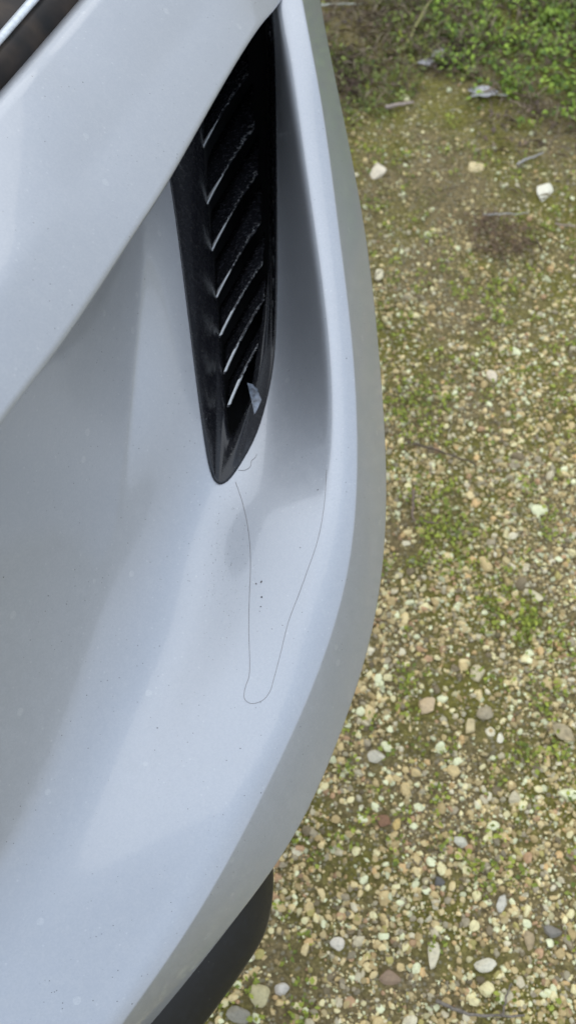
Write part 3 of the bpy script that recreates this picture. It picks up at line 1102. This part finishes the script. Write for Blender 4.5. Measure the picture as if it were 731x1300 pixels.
# dead tuft: a tangle of dry strands, one thing
def tuft(cxp, cyp, rx, ry, n, label, c):
    vs, fs = [], []
    q0 = gpx(cxp, cyp)
    for i in range(n):
        a0 = RNG.uniform(0, 6.28)
        r0 = math.sqrt(RNG.random())
        st = gpx(cxp + rx * r0 * math.cos(a0), cyp + ry * r0 * math.sin(a0))
        an = RNG.uniform(0, 6.28)
        L = RNG.uniform(.012, .035)
        pts = []
        for k in range(5):
            s = k / 4
            pts.append(st + np.array((math.cos(an + .8 * s), math.sin(an + .8 * s), 0)) * L * s + np.array((0, 0, .004 + .012 * RNG.random() * math.sin(math.pi * s))))
        pts = np.array(pts)
        pts[:, 2] += gh(pts[:, 0], pts[:, 1])
        b = len(vs)
        wv = np.array((-math.sin(an), math.cos(an), .5)) * .0006
        for p_ in pts:
            vs += [p_ + wv, p_ - wv, p_ + np.array((0, 0, .0008))]
        for k in range(4):
            for j in range(3):
                fs.append((b + k * 3 + j, b + k * 3 + (j + 1) % 3, b + k * 3 + 3 + (j + 1) % 3, b + k * 3 + 3 + j))
    o = mesh_obj('dead_tuft', vs, fs, mat_simple('dry strands ' + label[:8], c, .85, scale=120, var=.4))
    tag(o, label, 'dead tuft')


tuft(632, 302, 40, 26, 150, 'tangled reddish brown dead grass tuft on the mossy soil', (.27, .185, .115))
tuft(440, 95, 24, 34, 170, 'brown dead grass tangle beside the bumper under the weeds', (.15, .10, .07))
tuft(690, 12, 40, 22, 150, 'dull brown dry tuft at the far corner among weeds', (.16, .11, .06))
tuft(573, 75, 22, 12, 60, 'small dark brown tuft left of the lilac leaf', (.09, .065, .05))


def leaf(px, py, lx, ly, turn, c, label):
    q = gpx(px, py)
    mm = to_px(q)[2] / FPX
    vs, fs = [], []
    n = 7
    for i in range(n):
        s = i / (n - 1)
        wd = math.sin(math.pi * min(.98, max(.02, s)) ** .9) * ly / 2 * mm
        for j, k in enumerate((-1, -.4, .25, 1)):
            xx, yy = (s - .5) * lx * mm, k * wd
            zz = .005 + .004 * abs(k) * (1 + .4 * math.sin(7 * s + j)) + .004 * (s - .5) ** 2
            vs.append((q[0] + xx * math.cos(turn) - yy * math.sin(turn), q[1] + xx * math.sin(turn) + yy * math.cos(turn), gh(q[0], q[1]) + zz))
    o = mesh_obj('dead_leaf', vs, grid_faces(n, 4), mat_simple('leaf ' + label[:14], c, .6, scale=160, var=.3))
    solid(o, .0005, 0)
    tag(o, label, 'leaf')


leaf(611, 124, 38, 20, -.1, (.46, .43, .42), 'pale lilac dry leaf lying at the foot of the weeds')
leaf(556, 72, 22, 14, .6, (.50, .47, .44), 'little bluish white leaf scrap left of the weeds')
leaf(712, 932, 34, 20, -.75, (.42, .33, .18), 'tan pointed dead leaf lying slanted in the right gravel')
leaf(540, 82, 22, 12, .2, (.46, .43, .42), 'small greyish leaf scrap below the dry yellow stalk')
leaf(600, 95, 16, 14, .2, (.36, .42, .14), 'rounded yellow green leaf near the lilac leaf')

# ------------------------------------------------------------------ hair and dirt on the paint
HAIR = [(299, 612), (307, 635), (314, 665), (318, 705), (317, 750), (316, 800), (317, 850), (313, 868), (310, 880), (311, 888), (318, 893), (327, 892), (336, 887),
        (343, 877), (347, 864), (356, 830), (366, 790), (378, 758), (391, 722), (402, 690), (409, 658), (413, 625), (414, 598)]
hp = nspline(HAIR, 170)
hpts = [on_skin(a, b, .00028) for a, b in hp]
hair = tube('hair', [h for h in hpts if h is not None], .00011, mat_simple('dark hair', (.13, .098, .075), .5, scale=60, var=.3), 5, None, .8)
tag(hair, 'long fine dark hair looped on the silver paint below the vent', 'hair')
HAIR2 = [(303, 597), (311, 597), (318, 592), (319, 586), (324, 581), (326, 576)]
hair2 = tube('hair', [on_skin(a, b, .0003) for a, b in nspline(HAIR2, 40)], .00012, mat_simple('short dark hair', (.11, .085, .07), .5, scale=60, var=.3), 5, None, .8)
tag(hair2, 'short curled dark hair stuck to the paint at the vent tip', 'hair')
# crumbs of dirt stuck to the paint, one uncountable scatter
dp_, ds_ = [(325, 741), (332, 738), (331.5, 739.5), (332, 758), (331, 770), (329.5, 776), (305, 950), (200, 924), (403, 622)], [.0016, .0011, .0010, .0013, .0009, .0008, .0008, .0008, .0009]
for _ in range(150):
    a = RNG.normal(285, 16)
    b_ = RNG.normal(730, 60)
    dp_.append((a + (730 - b_) * .12, b_))
    ds_.append(RNG.uniform(.0002, .0005))
for _ in range(170):
    dp_.append((RNG.uniform(60, 420), RNG.uniform(330, 1280)))
    ds_.append(RNG.uniform(.0002, .00055))
DV, DS = [], []
hb = [tuple(p_) for p_ in VOUT]
for (a, b_), s in zip(dp_, ds_):
    if inside(VOUT, np.array(a), np.array(b_)):
        continue
    q = on_skin(a, b_, .0001)
    if q is not None:
        DV.append(q), DS.append(s)
DV, DS = np.array(DV), np.array(DS)
v, f, c = many_stones(DV, DS * 1.3, np.repeat(np.array([(.06, .055, .05)]), len(DV), 0) * RNG.uniform(.6, 2.2, (len(DV), 1)), 1)
dirt = bulk_mesh('dirt_specks', v, f, c, M_GRAVEL)
tag(dirt, 'dark specks of dirt scattered on the silver paint below the vent', 'dirt', kind='stuff')
